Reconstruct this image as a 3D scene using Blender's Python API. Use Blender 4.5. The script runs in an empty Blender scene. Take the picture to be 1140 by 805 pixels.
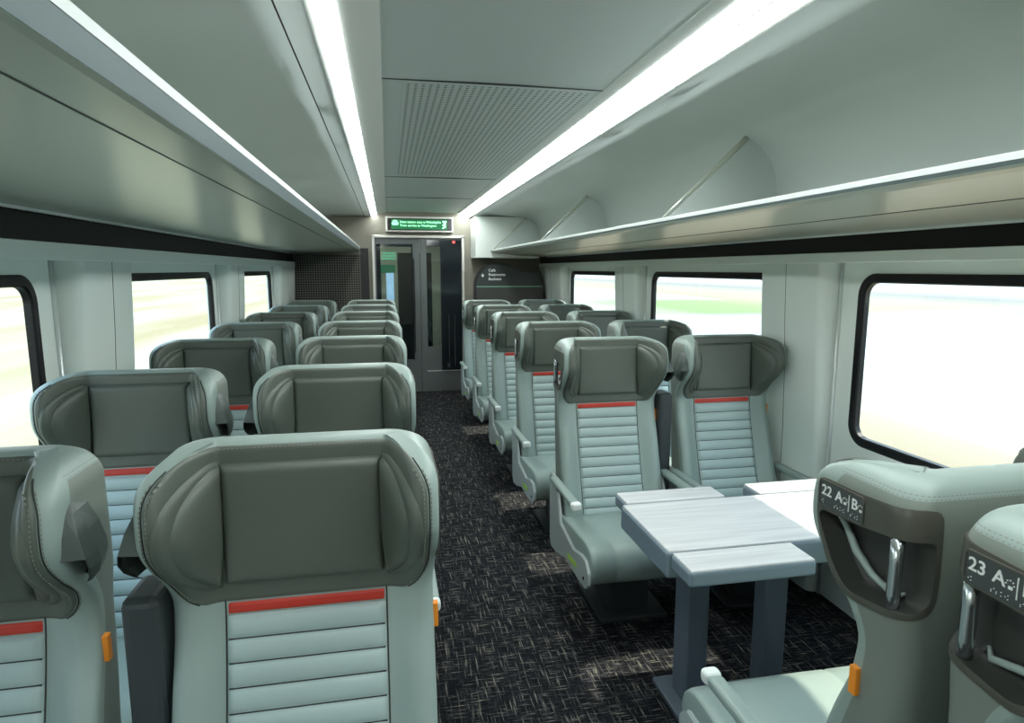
import bpy, bmesh, math, random
import numpy as np
from mathutils import Matrix, Vector
random.seed(7)
C = bpy.context.scene.collection
H = 1.66            # camera height above the floor
YE = 8.5            # end wall

# ------------------------------------------------------------------ materials
def new_mat(name):
    m = bpy.data.materials.new(name); m.use_nodes = True
    nt = m.node_tree; b = nt.nodes['Principled BSDF']
    return m, nt, b
def nd(nt, t, **kw):
    n = nt.nodes.new(t)
    for k, v in kw.items():
        if k in n.inputs: n.inputs[k].default_value = v
        else: setattr(n, k, v)
    return n
def plain(name, col, rough=.5, metal=0, bump=0, bscale=300, spec=.5, var=0, coat=0):
    m, nt, b = new_mat(name)
    b.inputs['Base Color'].default_value = (*col, 1)
    b.inputs['Roughness'].default_value = rough
    b.inputs['Metallic'].default_value = metal
    b.inputs['Specular IOR Level'].default_value = spec
    b.inputs['Coat Weight'].default_value = coat
    tc = nd(nt, 'ShaderNodeTexCoord')
    if bump:
        n = nd(nt, 'ShaderNodeTexNoise', Scale=bscale, Detail=3.0)
        nt.links.new(tc.outputs['Object'], n.inputs['Vector'])
        bp = nd(nt, 'ShaderNodeBump', Strength=bump, Distance=.001)
        nt.links.new(n.outputs['Fac'], bp.inputs['Height'])
        nt.links.new(bp.outputs['Normal'], b.inputs['Normal'])
    if var:
        n = nd(nt, 'ShaderNodeTexNoise', Scale=6.0, Detail=4.0)
        nt.links.new(tc.outputs['Object'], n.inputs['Vector'])
        r = nd(nt, 'ShaderNodeMapRange'); r.inputs['To Min'].default_value = 1-var; r.inputs['To Max'].default_value = 1+var
        nt.links.new(n.outputs['Fac'], r.inputs['Value'])
        mx = nd(nt, 'ShaderNodeVectorMath', operation='SCALE')
        mx.inputs[0].default_value = col
        nt.links.new(r.outputs['Result'], mx.inputs['Scale'])
        nt.links.new(mx.outputs['Vector'], b.inputs['Base Color'])
    return m
def emit(name, col, s):
    m, nt, b = new_mat(name)
    b.inputs['Base Color'].default_value = (*col, 1)
    b.inputs['Emission Color'].default_value = (*col, 1)
    b.inputs['Emission Strength'].default_value = s
    return m

M = {}
M['leather'] = plain('seat_leather', (.275, .345, .32), .42, bump=.25, bscale=420, var=.05)
M['dark_leather'] = plain('dark_leather', (.092, .108, .090), .42, bump=.25, bscale=420, var=.06)
M['back_shell'] = plain('back_shell_leather', (.185, .215, .19), .45, bump=.2, bscale=420)
M['rib'] = plain('rib_leather', (.37, .465, .455), .45, bump=.2, bscale=420)
M['red'] = plain('red_leather', (.50, .035, .02), .5, bump=.2, bscale=420)
M['groove'] = plain('seam_groove', (.018, .022, .02), .7)
M['thread'] = plain('stitch_thread', (.20, .215, .18), .6)
M['bezel'] = plain('handle_bezel', (.075, .075, .062), .30)
M['pocket'] = plain('handle_pocket', (.035, .037, .033), .45)
M['chrome'] = plain('satin_chrome', (.62, .66, .68), .22, metal=1)
M['plaque'] = plain('plaque_plastic', (.055, .065, .066), .4)
M['white_ink'] = plain('white_lettering', (.80, .82, .80), .5)
M['orange'] = plain('orange_tag', (.85, .28, .02), .5)
M['lime'] = plain('lime_sticker', (.45, .75, .10), .5)
M['black'] = plain('black_plastic', (.012, .012, .012), .5)
M['charcoal'] = plain('charcoal_plastic', (.035, .042, .046), .5)
M['grip'] = plain('grip_rubber', (.060, .078, .072), .45, bump=.2, bscale=400)
M['shell'] = plain('seat_side_plastic', (.42, .47, .46), .4)
M['wall'] = plain('wall_laminate', (.76, .81, .77), .38)
M['wall2'] = plain('pillar_laminate', (.72, .78, .74), .34)
M['fascia'] = plain('rack_front_fascia', (.19, .235, .245), .4)
M['ceil'] = plain('ceiling_paint', (.60, .66, .65), .45)
M['rack'] = plain('rack_satin_metal', (.58, .61, .54), .28, metal=.35)
M['lip'] = plain('rack_edge_aluminium', (.75, .78, .77), .28, metal=.4)
M['rubber'] = plain('window_rubber', (.004, .004, .005), .4, spec=.25)
M['blackstrip'] = plain('black_strip', (.005, .0045, .004), .45, spec=.2)
M['beige'] = plain('end_wall_panel', (.225, .21, .17), .5, var=.05)
M['frame'] = plain('aluminium_frame', (.68, .66, .62), .35, metal=.3)
M['door'] = plain('door_paint', (.115, .13, .128), .4)
M['dglass'] = plain('printed_dark_glass', (.012, .016, .02), .08)
M['board'] = plain('board_grey', (.035, .042, .042), .45)
M['board2'] = plain('board_dark_panel', (.05, .05, .045), .5)
M['green_ink'] = plain('green_line', (.16, .36, .24), .5)
M['screen_black'] = plain('screen_black', (.004, .006, .006), .25)
M['screen_green'] = emit('screen_green', (.004, .14, .045), .45)
M['screen_text'] = emit('screen_text', (.35, 1, .55), 1.6)
M['red_led'] = emit('red_led', (1, .05, .05), 2.0)
M['led'] = emit('strip_light_diffuser', (.93, 1, .98), 20.0)
M['vestlamp'] = emit('vestibule_lamp', (.9, 1, .95), 6)
M['leg'] = plain('table_leg_paint', (.10, .125, .155), .4)
M['leaf_edge'] = plain('table_edge', (.16, .21, .245), .4)
M['cove'] = plain('cove_white', (.80, .83, .80), .5)

def wood_table():
    m, nt, b = new_mat('pale_table_laminate')
    tc = nd(nt, 'ShaderNodeTexCoord'); mp = nd(nt, 'ShaderNodeMapping'); mp.inputs['Scale'].default_value = (1.2, 22, 1)
    nt.links.new(tc.outputs['Object'], mp.inputs['Vector'])
    n = nd(nt, 'ShaderNodeTexNoise', Scale=2.2, Detail=5.0); nt.links.new(mp.outputs[0], n.inputs['Vector'])
    r = nd(nt, 'ShaderNodeValToRGB'); r.color_ramp.elements[0].color = (.50, .51, .52, 1); r.color_ramp.elements[1].color = (.66, .665, .67, 1)
    r.color_ramp.elements[0].position = .3; r.color_ramp.elements[1].position = .7
    nt.links.new(n.outputs['Fac'], r.inputs['Fac']); nt.links.new(r.outputs['Color'], b.inputs['Base Color'])
    b.inputs['Roughness'].default_value = .3
    return m
M['table'] = wood_table()

def carpet():
    m, nt, b = new_mat('carpet_weave')
    tc = nd(nt, 'ShaderNodeTexCoord')
    def streak(sx, sy, sc, det=2.0):
        mp = nd(nt, 'ShaderNodeMapping'); mp.inputs['Scale'].default_value = (sx, sy, 1)
        nt.links.new(tc.outputs['Object'], mp.inputs['Vector'])
        n = nd(nt, 'ShaderNodeTexNoise', Scale=sc, Detail=det, Roughness=.6); nt.links.new(mp.outputs[0], n.inputs['Vector'])
        return n.outputs['Fac']
    a = streak(13, .8, 9); c = streak(1.3, 15, 9); d = streak(1, 1, 160)
    mxn = nd(nt, 'ShaderNodeMath', operation='MAXIMUM'); nt.links.new(a, mxn.inputs[0]); nt.links.new(c, mxn.inputs[1])
    r = nd(nt, 'ShaderNodeValToRGB')
    e = r.color_ramp.elements
    e[0].position = .50; e[0].color = (.007, .0075, .0095, 1)
    e[1].position = .76; e[1].color = (.30, .28, .22, 1)
    x = r.color_ramp.elements.new(.60); x.color = (.030, .032, .038, 1)
    nt.links.new(mxn.outputs[0], r.inputs['Fac'])
    md = nd(nt, 'ShaderNodeMapRange'); md.inputs['From Min'].default_value = .3; md.inputs['From Max'].default_value = .7
    md.inputs['To Min'].default_value = .35; md.inputs['To Max'].default_value = 1.5
    nt.links.new(d, md.inputs['Value'])
    sc = nd(nt, 'ShaderNodeVectorMath', operation='SCALE'); nt.links.new(r.outputs['Color'], sc.inputs[0]); nt.links.new(md.outputs[0], sc.inputs['Scale'])
    nt.links.new(sc.outputs[0], b.inputs['Base Color'])
    b.inputs['Roughness'].default_value = .95; b.inputs['Specular IOR Level'].default_value = .1
    bp = nd(nt, 'ShaderNodeBump', Strength=.5, Distance=.004); nt.links.new(d, bp.inputs['Height']); nt.links.new(bp.outputs[0], b.inputs['Normal'])
    return m
M['carpet'] = carpet()

def dots(name, base, dot, pitch, rad, x0, x1, y0, y1, ax=('X', 'Y'), stretch=1.0, rough=.45):
    """regular dots (perforations or woven squares) inside a rectangle, world-scale object coordinates"""
    m, nt, b = new_mat(name)
    tc = nd(nt, 'ShaderNodeTexCoord'); sp = nd(nt, 'ShaderNodeSeparateXYZ'); nt.links.new(tc.outputs['Object'], sp.inputs[0])
    def mth(op, a, bb=None):
        n = nd(nt, 'ShaderNodeMath', operation=op)
        for i, v in enumerate((a, bb)):
            if v is None: continue
            if isinstance(v, (int, float)): n.inputs[i].default_value = v
            else: nt.links.new(v, n.inputs[i])
        return n.outputs[0]
    u, v = sp.outputs[ax[0]], sp.outputs[ax[1]]
    fu = mth('SUBTRACT', mth('FRACT', mth('DIVIDE', u, pitch)), .5)
    fv = mth('SUBTRACT', mth('FRACT', mth('DIVIDE', v, pitch*stretch)), .5)
    d2 = mth('ADD', mth('MULTIPLY', fu, fu), mth('MULTIPLY', fv, fv))
    ins = mth('LESS_THAN', d2, rad*rad)
    for val, lo, hi in ((u, x0, x1), (v, y0, y1)):
        ins = mth('MULTIPLY', ins, mth('MULTIPLY', mth('GREATER_THAN', val, lo), mth('LESS_THAN', val, hi)))
    mx = nd(nt, 'ShaderNodeMix', data_type='RGBA'); mx.inputs[6].default_value = (*base, 1); mx.inputs[7].default_value = (*dot, 1)
    nt.links.new(ins, mx.inputs[0]); nt.links.new(mx.outputs[2], b.inputs['Base Color'])
    b.inputs['Roughness'].default_value = rough
    return m
M['ceil_perf'] = dots('perforated_ceiling_paint', (.60, .66, .65), (.09, .11, .11), .030, .24, .08, .86, 2.68, 5.15)
M['weave'] = dots('woven_dark_panel', (.012, .012, .012), (.16, .15, .12), .030, .3, -5, 5, -5, 5, ('X', 'Z'))

def glass(name, tint=(1, 1, 1), refl=.08):
    m = bpy.data.materials.new(name); m.use_nodes = True; nt = m.node_tree; nt.nodes.clear()
    o = nd(nt, 'ShaderNodeOutputMaterial'); t = nd(nt, 'ShaderNodeBsdfTransparent'); g = nd(nt, 'ShaderNodeBsdfGlossy', Roughness=.02)
    t.inputs['Color'].default_value = (*tint, 1)
    mx = nd(nt, 'ShaderNodeMixShader'); mx.inputs[0].default_value = refl
    nt.links.new(t.outputs[0], mx.inputs[1]); nt.links.new(g.outputs[0], mx.inputs[2]); nt.links.new(mx.outputs[0], o.inputs['Surface'])
    return m
M['glass'] = glass('window_glass', (.97, 1, .98), .04)
M['door_glass'] = glass('door_glass', (.75, .82, .82), .08)

def ground_mat():
    m, nt, b = new_mat('farmland')
    tc = nd(nt, 'ShaderNodeTexCoord'); sp = nd(nt, 'ShaderNodeSeparateXYZ'); nt.links.new(tc.outputs['Object'], sp.inputs[0])
    mp = nd(nt, 'ShaderNodeMapping'); mp.inputs['Scale'].default_value = (.35, .04, 1); nt.links.new(tc.outputs['Object'], mp.inputs['Vector'])
    n = nd(nt, 'ShaderNodeTexNoise', Scale=1.0, Detail=4.0); nt.links.new(mp.outputs[0], n.inputs['Vector'])
    # left: straw field ; right near: tan bank, then pale water with overexposed haze painted in, with a green meadow further along the track
    straw = nd(nt, 'ShaderNodeValToRGB'); e = straw.color_ramp.elements
    e[0].position = .35; e[0].color = (.25, .20, .115, 1); e[1].position = .62; e[1].color = (.32, .31, .22, 1)
    nt.links.new(n.outputs['Fac'], straw.inputs['Fac'])
    add = nd(nt, 'ShaderNodeMath', operation='MULTIPLY_ADD'); nt.links.new(n.outputs['Fac'], add.inputs[0]); add.inputs[1].default_value = 5; nt.links.new(sp.outputs['X'], add.inputs[2])
    rr = nd(nt, 'ShaderNodeMapRange'); rr.inputs['From Max'].default_value = 80; nt.links.new(add.outputs[0], rr.inputs['Value'])
    right = nd(nt, 'ShaderNodeValToRGB'); e = right.color_ramp.elements
    e[0].position = .10; e[0].color = (.235, .165, .10, 1); e[1].position = .15; e[1].color = (.30, .255, .18, 1)
    for p, c in ((.19, (.40, .43, .42)), (.40, (.42, .46, .46)), (.52, (.22, .32, .31))):
        x = e.new(p); x.color = (*c, 1)
    nt.links.new(rr.outputs[0], right.inputs['Fac'])
    mead = nd(nt, 'ShaderNodeValToRGB'); e = mead.color_ramp.elements
    e[0].position = .20; e[0].color = (.34, .34, .26, 1); e[1].position = .27; e[1].color = (.165, .235, .09, 1)
    for p, c in ((.36, (.19, .25, .10)), (.44, (.29, .29, .16)), (.56, (.27, .255, .175)), (.68, (.19, .175, .16)), (.9, (.33, .32, .31))):
        x = e.new(p); x.color = (*c, 1)
    nt.links.new(rr.outputs[0], mead.inputs['Fac'])
    # meadow where Y > 1.25 X-ish
    q = nd(nt, 'ShaderNodeMath', operation='DIVIDE'); nt.links.new(sp.outputs['Y'], q.inputs[0]); nt.links.new(sp.outputs['X'], q.inputs[1])
    my = nd(nt, 'ShaderNodeMapRange'); my.inputs['From Min'].default_value = 29; my.inputs['From Max'].default_value = 36; nt.links.new(sp.outputs['Y'], my.inputs['Value'])
    mx1 = nd(nt, 'ShaderNodeMix', data_type='RGBA'); nt.links.new(my.outputs[0], mx1.inputs[0]); nt.links.new(right.outputs[0], mx1.inputs[6]); nt.links.new(mead.outputs[0], mx1.inputs[7])
    far = nd(nt, 'ShaderNodeMapRange'); far.inputs['From Min'].default_value = 50; far.inputs['From Max'].default_value = 60; nt.links.new(sp.outputs['Y'], far.inputs['Value'])
    nx = nd(nt, 'ShaderNodeMath', operation='LESS_THAN'); nt.links.new(sp.outputs['X'], nx.inputs[0]); nx.inputs[1].default_value = 30
    fm = nd(nt, 'ShaderNodeMath', operation='MULTIPLY'); nt.links.new(far.outputs[0], fm.inputs[0]); nt.links.new(nx.outputs[0], fm.inputs[1])
    mx3 = nd(nt, 'ShaderNodeMix', data_type='RGBA'); nt.links.new(fm.outputs[0], mx3.inputs[0]); nt.links.new(mx1.outputs[2], mx3.inputs[6]); mx3.inputs[7].default_value = (.42, .42, .40, 1)
    mx1 = mx3
    side = nd(nt, 'ShaderNodeMath', operation='GREATER_THAN'); nt.links.new(sp.outputs['X'], side.inputs[0]); side.inputs[1].default_value = 0
    mx2 = nd(nt, 'ShaderNodeMix', data_type='RGBA'); nt.links.new(side.outputs[0], mx2.inputs[0]); nt.links.new(straw.outputs[0], mx2.inputs[6]); nt.links.new(mx1.outputs[2], mx2.inputs[7])
    nt.links.new(mx2.outputs[2], b.inputs['Base Color'])
    b.inputs['Roughness'].default_value = .9; b.inputs['Specular IOR Level'].default_value = .1
    return m
M['ground'] = ground_mat()

# ------------------------------------------------------------------ mesh helpers
def obj(name, verts, faces, mats, parent=None, smooth=False, midx=None, loc=None):
    me = bpy.data.meshes.new(name)
    me.from_pydata([tuple(map(float, v)) for v in verts], [], faces)
    if not isinstance(mats, (list, tuple)): mats = [mats]
    for m in mats: me.materials.append(m)
    if midx is not None: me.polygons.foreach_set('material_index', midx)
    if smooth: me.polygons.foreach_set('use_smooth', [True]*len(me.polygons))
    me.update()
    o = bpy.data.objects.new(name, me); C.objects.link(o)
    if parent is not None: o.parent = parent
    if loc is not None: o.location = loc
    return o
def from_bm(name, bm, mats, parent=None, smooth=False, recalc=True):
    if recalc: bmesh.ops.recalc_face_normals(bm, faces=bm.faces[:])
    me = bpy.data.meshes.new(name); bm.to_mesh(me); bm.free()
    if not isinstance(mats, (list, tuple)): mats = [mats]
    for m in mats: me.materials.append(m)
    if smooth: me.polygons.foreach_set('use_smooth', [True]*len(me.polygons))
    o = bpy.data.objects.new(name, me); C.objects.link(o)
    if parent is not None: o.parent = parent
    return o
def add_box(bm, x0, x1, y0, y1, z0, z1, bev=0, seg=2):
    r = bmesh.ops.create_cube(bm, size=1)
    vs = r['verts']
    for v in vs:
        v.co = Vector((x0+(v.co.x+.5)*(x1-x0), y0+(v.co.y+.5)*(y1-y0), z0+(v.co.z+.5)*(z1-z0)))
    if bev:
        es = list({e for v in vs for e in v.link_edges})
        bmesh.ops.bevel(bm, geom=es, offset=bev, segments=seg, affect='EDGES', profile=.5)
def box(name, x0, x1, y0, y1, z0, z1, mat, parent=None, bev=0, seg=2):
    bm = bmesh.new(); add_box(bm, x0, x1, y0, y1, z0, z1, bev, seg)
    return from_bm(name, bm, mat, parent, smooth=False)
def tube(bm, pts, r, n=10, cap=True):
    pts = [Vector(p) for p in pts]; rings = []
    up = None
    for i, p in enumerate(pts):
        t = (pts[min(i+1, len(pts)-1)]-pts[max(i-1, 0)]).normalized()
        if up is None: up = t.orthogonal().normalized()
        up = (up - t*up.dot(t)).normalized(); s = t.cross(up)
        rr = r[i] if isinstance(r, (list, tuple)) else r
        rings.append([bm.verts.new(p+(up*math.cos(2*math.pi*k/n)+s*math.sin(2*math.pi*k/n))*rr) for k in range(n)])
    for a, b in zip(rings, rings[1:]):
        for k in range(n): bm.faces.new((a[k], a[(k+1) % n], b[(k+1) % n], b[k]))
    if cap: bm.faces.new(rings[0][::-1]); bm.faces.new(rings[-1])
def prism_y(name, prof, y0, y1, mat, parent=None, closed=True, smooth=False, bm=None):
    """profile (x,z) list swept along Y"""
    own = bm is None
    if own: bm = bmesh.new()
    a = [bm.verts.new((x, y0, z)) for x, z in prof]; b = [bm.verts.new((x, y1, z)) for x, z in prof]
    n = len(prof)
    for i in range(n if closed else n-1): bm.faces.new((a[i], a[(i+1) % n], b[(i+1) % n], b[i]))
    if closed: bm.faces.new(a[::-1]); bm.faces.new(b)
    if own: return from_bm(name, bm, mat, parent, smooth)
def prism(bm, poly, axis, t0, t1):
    """closed polygon extruded along axis 'X','Y' or 'Z'; poly gives the other two coordinates in xyz order"""
    def P(a, b, t): return {'X': (t, a, b), 'Y': (a, t, b), 'Z': (a, b, t)}[axis]
    A = [bm.verts.new(P(a, b, t0)) for a, b in poly]; B = [bm.verts.new(P(a, b, t1)) for a, b in poly]
    n = len(poly)
    for i in range(n): bm.faces.new((A[i], A[(i+1) % n], B[(i+1) % n], B[i]))
    bm.faces.new(A[::-1]); bm.faces.new(B)
def rrect(x0, x1, y0, y1, r, n=6):
    out = []
    for cx, cy, a0 in ((x1-r, y1-r, 0), (x0+r, y1-r, 90), (x0+r, y0+r, 180), (x1-r, y0+r, 270)):
        for k in range(n+1):
            a = math.radians(a0+90*k/n); out.append((cx+r*math.cos(a), cy+r*math.sin(a)))
    return out
def empty(name, loc=(0, 0, 0), rz=0):
    o = bpy.data.objects.new(name, None); C.objects.link(o); o.location = loc; o.rotation_euler = (0, 0, rz); o.empty_display_size = .1
    return o
def tag(o, label=None, cat=None, group=None, kind=None):
    if label: o['label'] = label
    if cat: o['category'] = cat
    if group: o['group'] = group
    if kind: o['kind'] = kind
    return o
def struct(o, label=None):
    o['kind'] = 'structure'
    if label: o['label'] = label
    return o
def copy_tree(o, parent=None):
    c = o.copy(); C.objects.link(c)
    if parent is not None: c.parent = parent
    for ch in [k for k in bpy.data.objects if k.parent == o]: copy_tree(ch, c)
    return c
def text_bm(s, size, align='LEFT'):
    cu = bpy.data.curves.new('t', 'FONT'); cu.body = s; cu.size = size; cu.extrude = .0006; cu.align_x = align; cu.resolution_u = 3
    cu.offset = size*.012
    o = bpy.data.objects.new('t', cu); C.objects.link(o)
    dg = bpy.context.evaluated_depsgraph_get(); dg.update()
    me = bpy.data.meshes.new_from_object(o.evaluated_get(dg))
    vs = [tuple(v.co) for v in me.vertices]; fs = [tuple(p.vertices) for p in me.polygons]
    bpy.data.objects.remove(o); bpy.data.curves.remove(cu); bpy.data.meshes.remove(me)
    return vs, fs
def text_obj(name, items, mat, parent, xf):
    """items: list of (string, size, u, v); xf maps (u,v,w) to 3D"""
    V, F = [], []
    for s, size, u, v in items:
        vs, fs = text_bm(s, size); k = len(V)
        V += [xf(a+u, b+v, c) for a, b, c in vs]; F += [tuple(i+k for i in f) for f in fs]
    return obj(name, V, F, mat, parent)

# ------------------------------------------------------------------ seat surface functions (local: front = -Y, z up from floor)
W = .2725
def interp(tab):
    zs = np.array([t[0] for t in tab]); vs = np.array([t[1] for t in tab])
    m = np.gradient(vs, zs)
    def f(z):
        z = min(max(z, zs[0]), zs[-1]); i = min(int(np.searchsorted(zs, z, 'right'))-1, len(zs)-2); i = max(i, 0)
        h = zs[i+1]-zs[i]; t = (z-zs[i])/h
        return float((2*t**3-3*t*t+1)*vs[i]+(t**3-2*t*t+t)*h*m[i]+(-2*t**3+3*t*t)*vs[i+1]+(t**3-t*t)*h*m[i+1])
    return f
fc = interp([(.26, -.075), (.41, -.035), (.60, .03), (.80, .09), (.95, .122), (1.1, .13), (1.31, .138)])
fe = interp([(.26, -.12), (.41, -.075), (.60, -.01), (.80, .055), (.92, .097), (1.0, .098), (1.045, .068), (1.10, .008), (1.15, -.032), (1.20, -.040), (1.25, -.030), (1.28, -.012), (1.31, .020)])
fb = interp([(.26, .12), (.47, .165), (.75, .205), (.95, .22), (1.2, .22), (1.27, .216), (1.31, .205)])
def fw(z):
    w = W
    if z < 1.06: w = W-.006*min(1, (1.06-z)/.08)
    if z > 1.244:
        R = .066; t = min(1, (z-1.244)/R); w = W-(R-math.sqrt(max(0, R*R-(t*R)**2)))
    return w
ZT = 1.3095
def S(t):
    t = min(max(t, 0), 1); return t*t*(3-2*t)
def F(x, z):
    w = fw(z); xx = abs(x); c = fc(z); n0 = w-.0355
    tt = .02-math.sqrt(max(0, .02**2-(min(z, 1.3095)-1.29)**2)) if z > 1.29 else 0
    y = c+(fe(z)-c)*S((min(xx, n0)-.165)/.072)+tt
    if xx > n0: y += .025*(1-math.sqrt(max(0, 1-min(1, (xx-n0)/.0355)**2)))
    return y
def FP(x, z, off):
    h = .002; y = F(x, z)
    n = Vector(((F(x+h, z)-F(x-h, z))/(2*h), -1, (F(x, z+h)-F(x, z-h))/(2*h))).normalized()
    return Vector((x, y, z))+n*off
RC = .045
def side_pt(s, z, d):
    """outer side: s from the wing front along the side, round the rear corner, onto the back; d outwards. x positive"""
    w, b = fw(z), fb(z); L1 = b-RC; arc = RC*math.pi/2
    if s <= L1: return Vector((w+d, s, z))
    if s <= L1+arc:
        a = (s-L1)/RC; return Vector((w-RC+(RC+d)*math.cos(a), L1+(RC+d)*math.sin(a), z))
    return Vector((w-RC-(s-L1-arc), b+d, z))
BEZEL = [(.020, 1.225), (.021, 1.240), (.032, 1.253), (.13, 1.255), (.20, 1.259), (.26, 1.262), (.278, 1.257), (.288, 1.242), (.290, 1.15), (.287, 1.098), (.275, 1.078), (.25, 1.066), (.20, 1.058), (.15, 1.050), (.12, 1.048), (.09, 1.060), (.058, 1.094), (.034, 1.138), (.022, 1.174), (.020, 1.205)]
HOLE = [(.028, 1.174), (.034, 1.186), (.046, 1.189), (.13, 1.194), (.20, 1.203), (.25, 1.206), (.268, 1.206), (.277, 1.199), (.279, 1.15), (.276, 1.104), (.266, 1.089), (.25, 1.079), (.20, 1.072), (.15, 1.064), (.125, 1.062), (.10, 1.072), (.072, 1.100), (.050, 1.134), (.036, 1.157), (.029, 1.167)]
BEZEL = [(a-.025, b) for a, b in BEZEL]; HOLE = [(a-.025, b) for a, b in HOLE]
def resample(poly, n=72):
    # closed Catmull-Rom through the points, then evenly spaced by arc length starting from index 0
    P = [Vector(p) for p in poly]; m = len(P); pts = []
    for i in range(m):
        p0, p1, p2, p3 = P[i-1], P[i], P[(i+1) % m], P[(i+2) % m]
        for k in range(8):
            t = k/8
            a = .5*((2*p1)+(p2-p0)*t+(2*p0-5*p1+4*p2-p3)*t*t+(3*p1-p0-3*p2+p3)*t**3)
            l = p1.lerp(p2, t); pts.append(l.lerp(a, .6))
    pts.append(pts[0]); L = [0]
    for a, b in zip(pts, pts[1:]): L.append(L[-1]+(b-a).length)
    out = []; j = 0
    for i in range(n):
        s = L[-1]*i/n
        while L[j+1] < s: j += 1
        t = (s-L[j])/max(1e-9, L[j+1]-L[j]); out.append(pts[j].lerp(pts[j+1], t))
    return out
def inside(p, poly):
    x, y = p; c = False; n = len(poly)
    for i in range(n):
        (x1, y1), (x2, y2) = poly[i], poly[i-1]
        if (y1 > y) != (y2 > y) and x < (x2-x1)*(y-y1)/(y2-y1)+x1: c = not c
    return c

def backrest_mesh(parent, aisle):
    zs = list(np.linspace(.26, 1.0, 46))+list(np.linspace(1.0, 1.29, 40))[1:]+[1.295, 1.300, 1.304, 1.307, 1.309, ZT]
    half = []   # template: ('f', xx) front positions then nose, side, corner, back
    rows = []; meta = []
    for z in zs:
        w = fw(z); b = fb(z); e = F(w-.0355, z)
        t = 0
        if z > 1.29: t = .02-math.sqrt(max(0, .02**2-(min(z, 1.31)-1.29)**2))
        pts = []; mt = []
        n0 = w-.0355; x0 = min(.165, n0-.004)
        for xx in [x0*i/20 for i in range(20)]+[x0]+[x0+(n0-x0)*i/24 for i in range(1, 25)]:
            pts.append((xx, F(xx*.99999, z))); mt.append(None)
        for i in range(1, 10):                   # nose to the side
            a = i/10*math.pi/2; xx = n0+.0355*math.sin(a); pts.append((xx-t, e+.025*(1-math.cos(a)))); mt.append(None)
        L1 = b-RC; arc = RC*math.pi/2; y0 = e+.025
        for i in range(24):
            s = y0+(L1-y0)*i/24; pts.append((w-t, s)); mt.append((s, z))
        for i in range(10):
            s = L1+arc*i/10; p = side_pt(s, z, -t); pts.append((p.x, p.y)); mt.append((s, z))
        xe = w-RC; nb = 26
        for i in range(nb+1):
            x = xe*(1-i/nb); pts.append((x, b-t)); mt.append((L1+arc+(xe-x), z))
        rows.append(pts); meta.append(mt)
    n = len(rows[0]); V = []; loop = 2*n-2
    MT = []
    for z, r, mt in zip(zs, rows, meta):
        full = [(x, y) for x, y in r]+[(-x, y) for x, y in r[-2:0:-1]]
        fm = [(1, m) if m else None for m in mt]+[(-1, m) if m else None for m in mt[-2:0:-1]]
        V += [(x, y, z) for x, y in full]; MT += fm
    Fc = []; MI = []
    for i in range(len(zs)-1):
        for j in range(loop):
            q = (i*loop+j, i*loop+(j+1) % loop, (i+1)*loop+(j+1) % loop, (i+1)*loop+j)
            if aisle:
                cut = False
                for v in q:
                    m = MT[v]
                    if m and m[0] == aisle and inside(m[1], HOLE): cut = True
                if cut: continue
            Fc.append(q); jj = j if j < n-1 else loop-1-j; MI.append(1 if (jj >= 54+6 and zs[i+1] < 1.281) else 0)
    for i, zz in ((0, 0), (len(zs)-1, 1)):      # caps: strips between front half and back half
        o = i*loop; h = n-1
        for j in range(0, n//2):
            a, b_, c_, d = o+j, o+j+1, o+(h-j-1), o+(h-j)
            if b_ == c_ or len({a, b_, c_, d}) < 3: continue
            Fc.append(tuple(dict.fromkeys((a, b_, c_, d))))
            mm = lambda q: o+((loop-(q-o)) % loop)
            Fc.append(tuple(dict.fromkeys((mm(a), mm(d), mm(c_), mm(b_)))))
    o = obj('backrest', V, Fc, [M['leather'], M['back_shell']], parent, smooth=True, midx=MI+[0]*(len(Fc)-len(MI)))
    return o

def overlay(name, zlist, xl, xr, nu, off, r, mat, parent, smooth=True, bumpf=None):
    V = []; Fc = []
    z0, z1 = zlist[0], zlist[-1]
    for z in zlist:
        a, b = xl(z), xr(z)
        for i in range(nu+1):
            u = i/nu; u = .5-.5*math.cos(math.pi*u) if nu > 6 else u
            x = a+(b-a)*u
            d = min(x-a, b-x, z-z0, z1-z)
            t = min(1, max(0, d)/r); h = off*math.sqrt(max(0, 1-(1-t)**2))-.003*(1-t)
            if bumpf: h += bumpf(x, z)*min(1, t)
            V.append(FP(x, z, h))
    nv = len(zlist)
    for j in range(nv-1):
        for i in range(nu): 
            a = j*(nu+1)+i; Fc.append((a, a+1, a+nu+2, a+nu+1))
    return obj(name, V, Fc, mat, parent, smooth)

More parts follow.
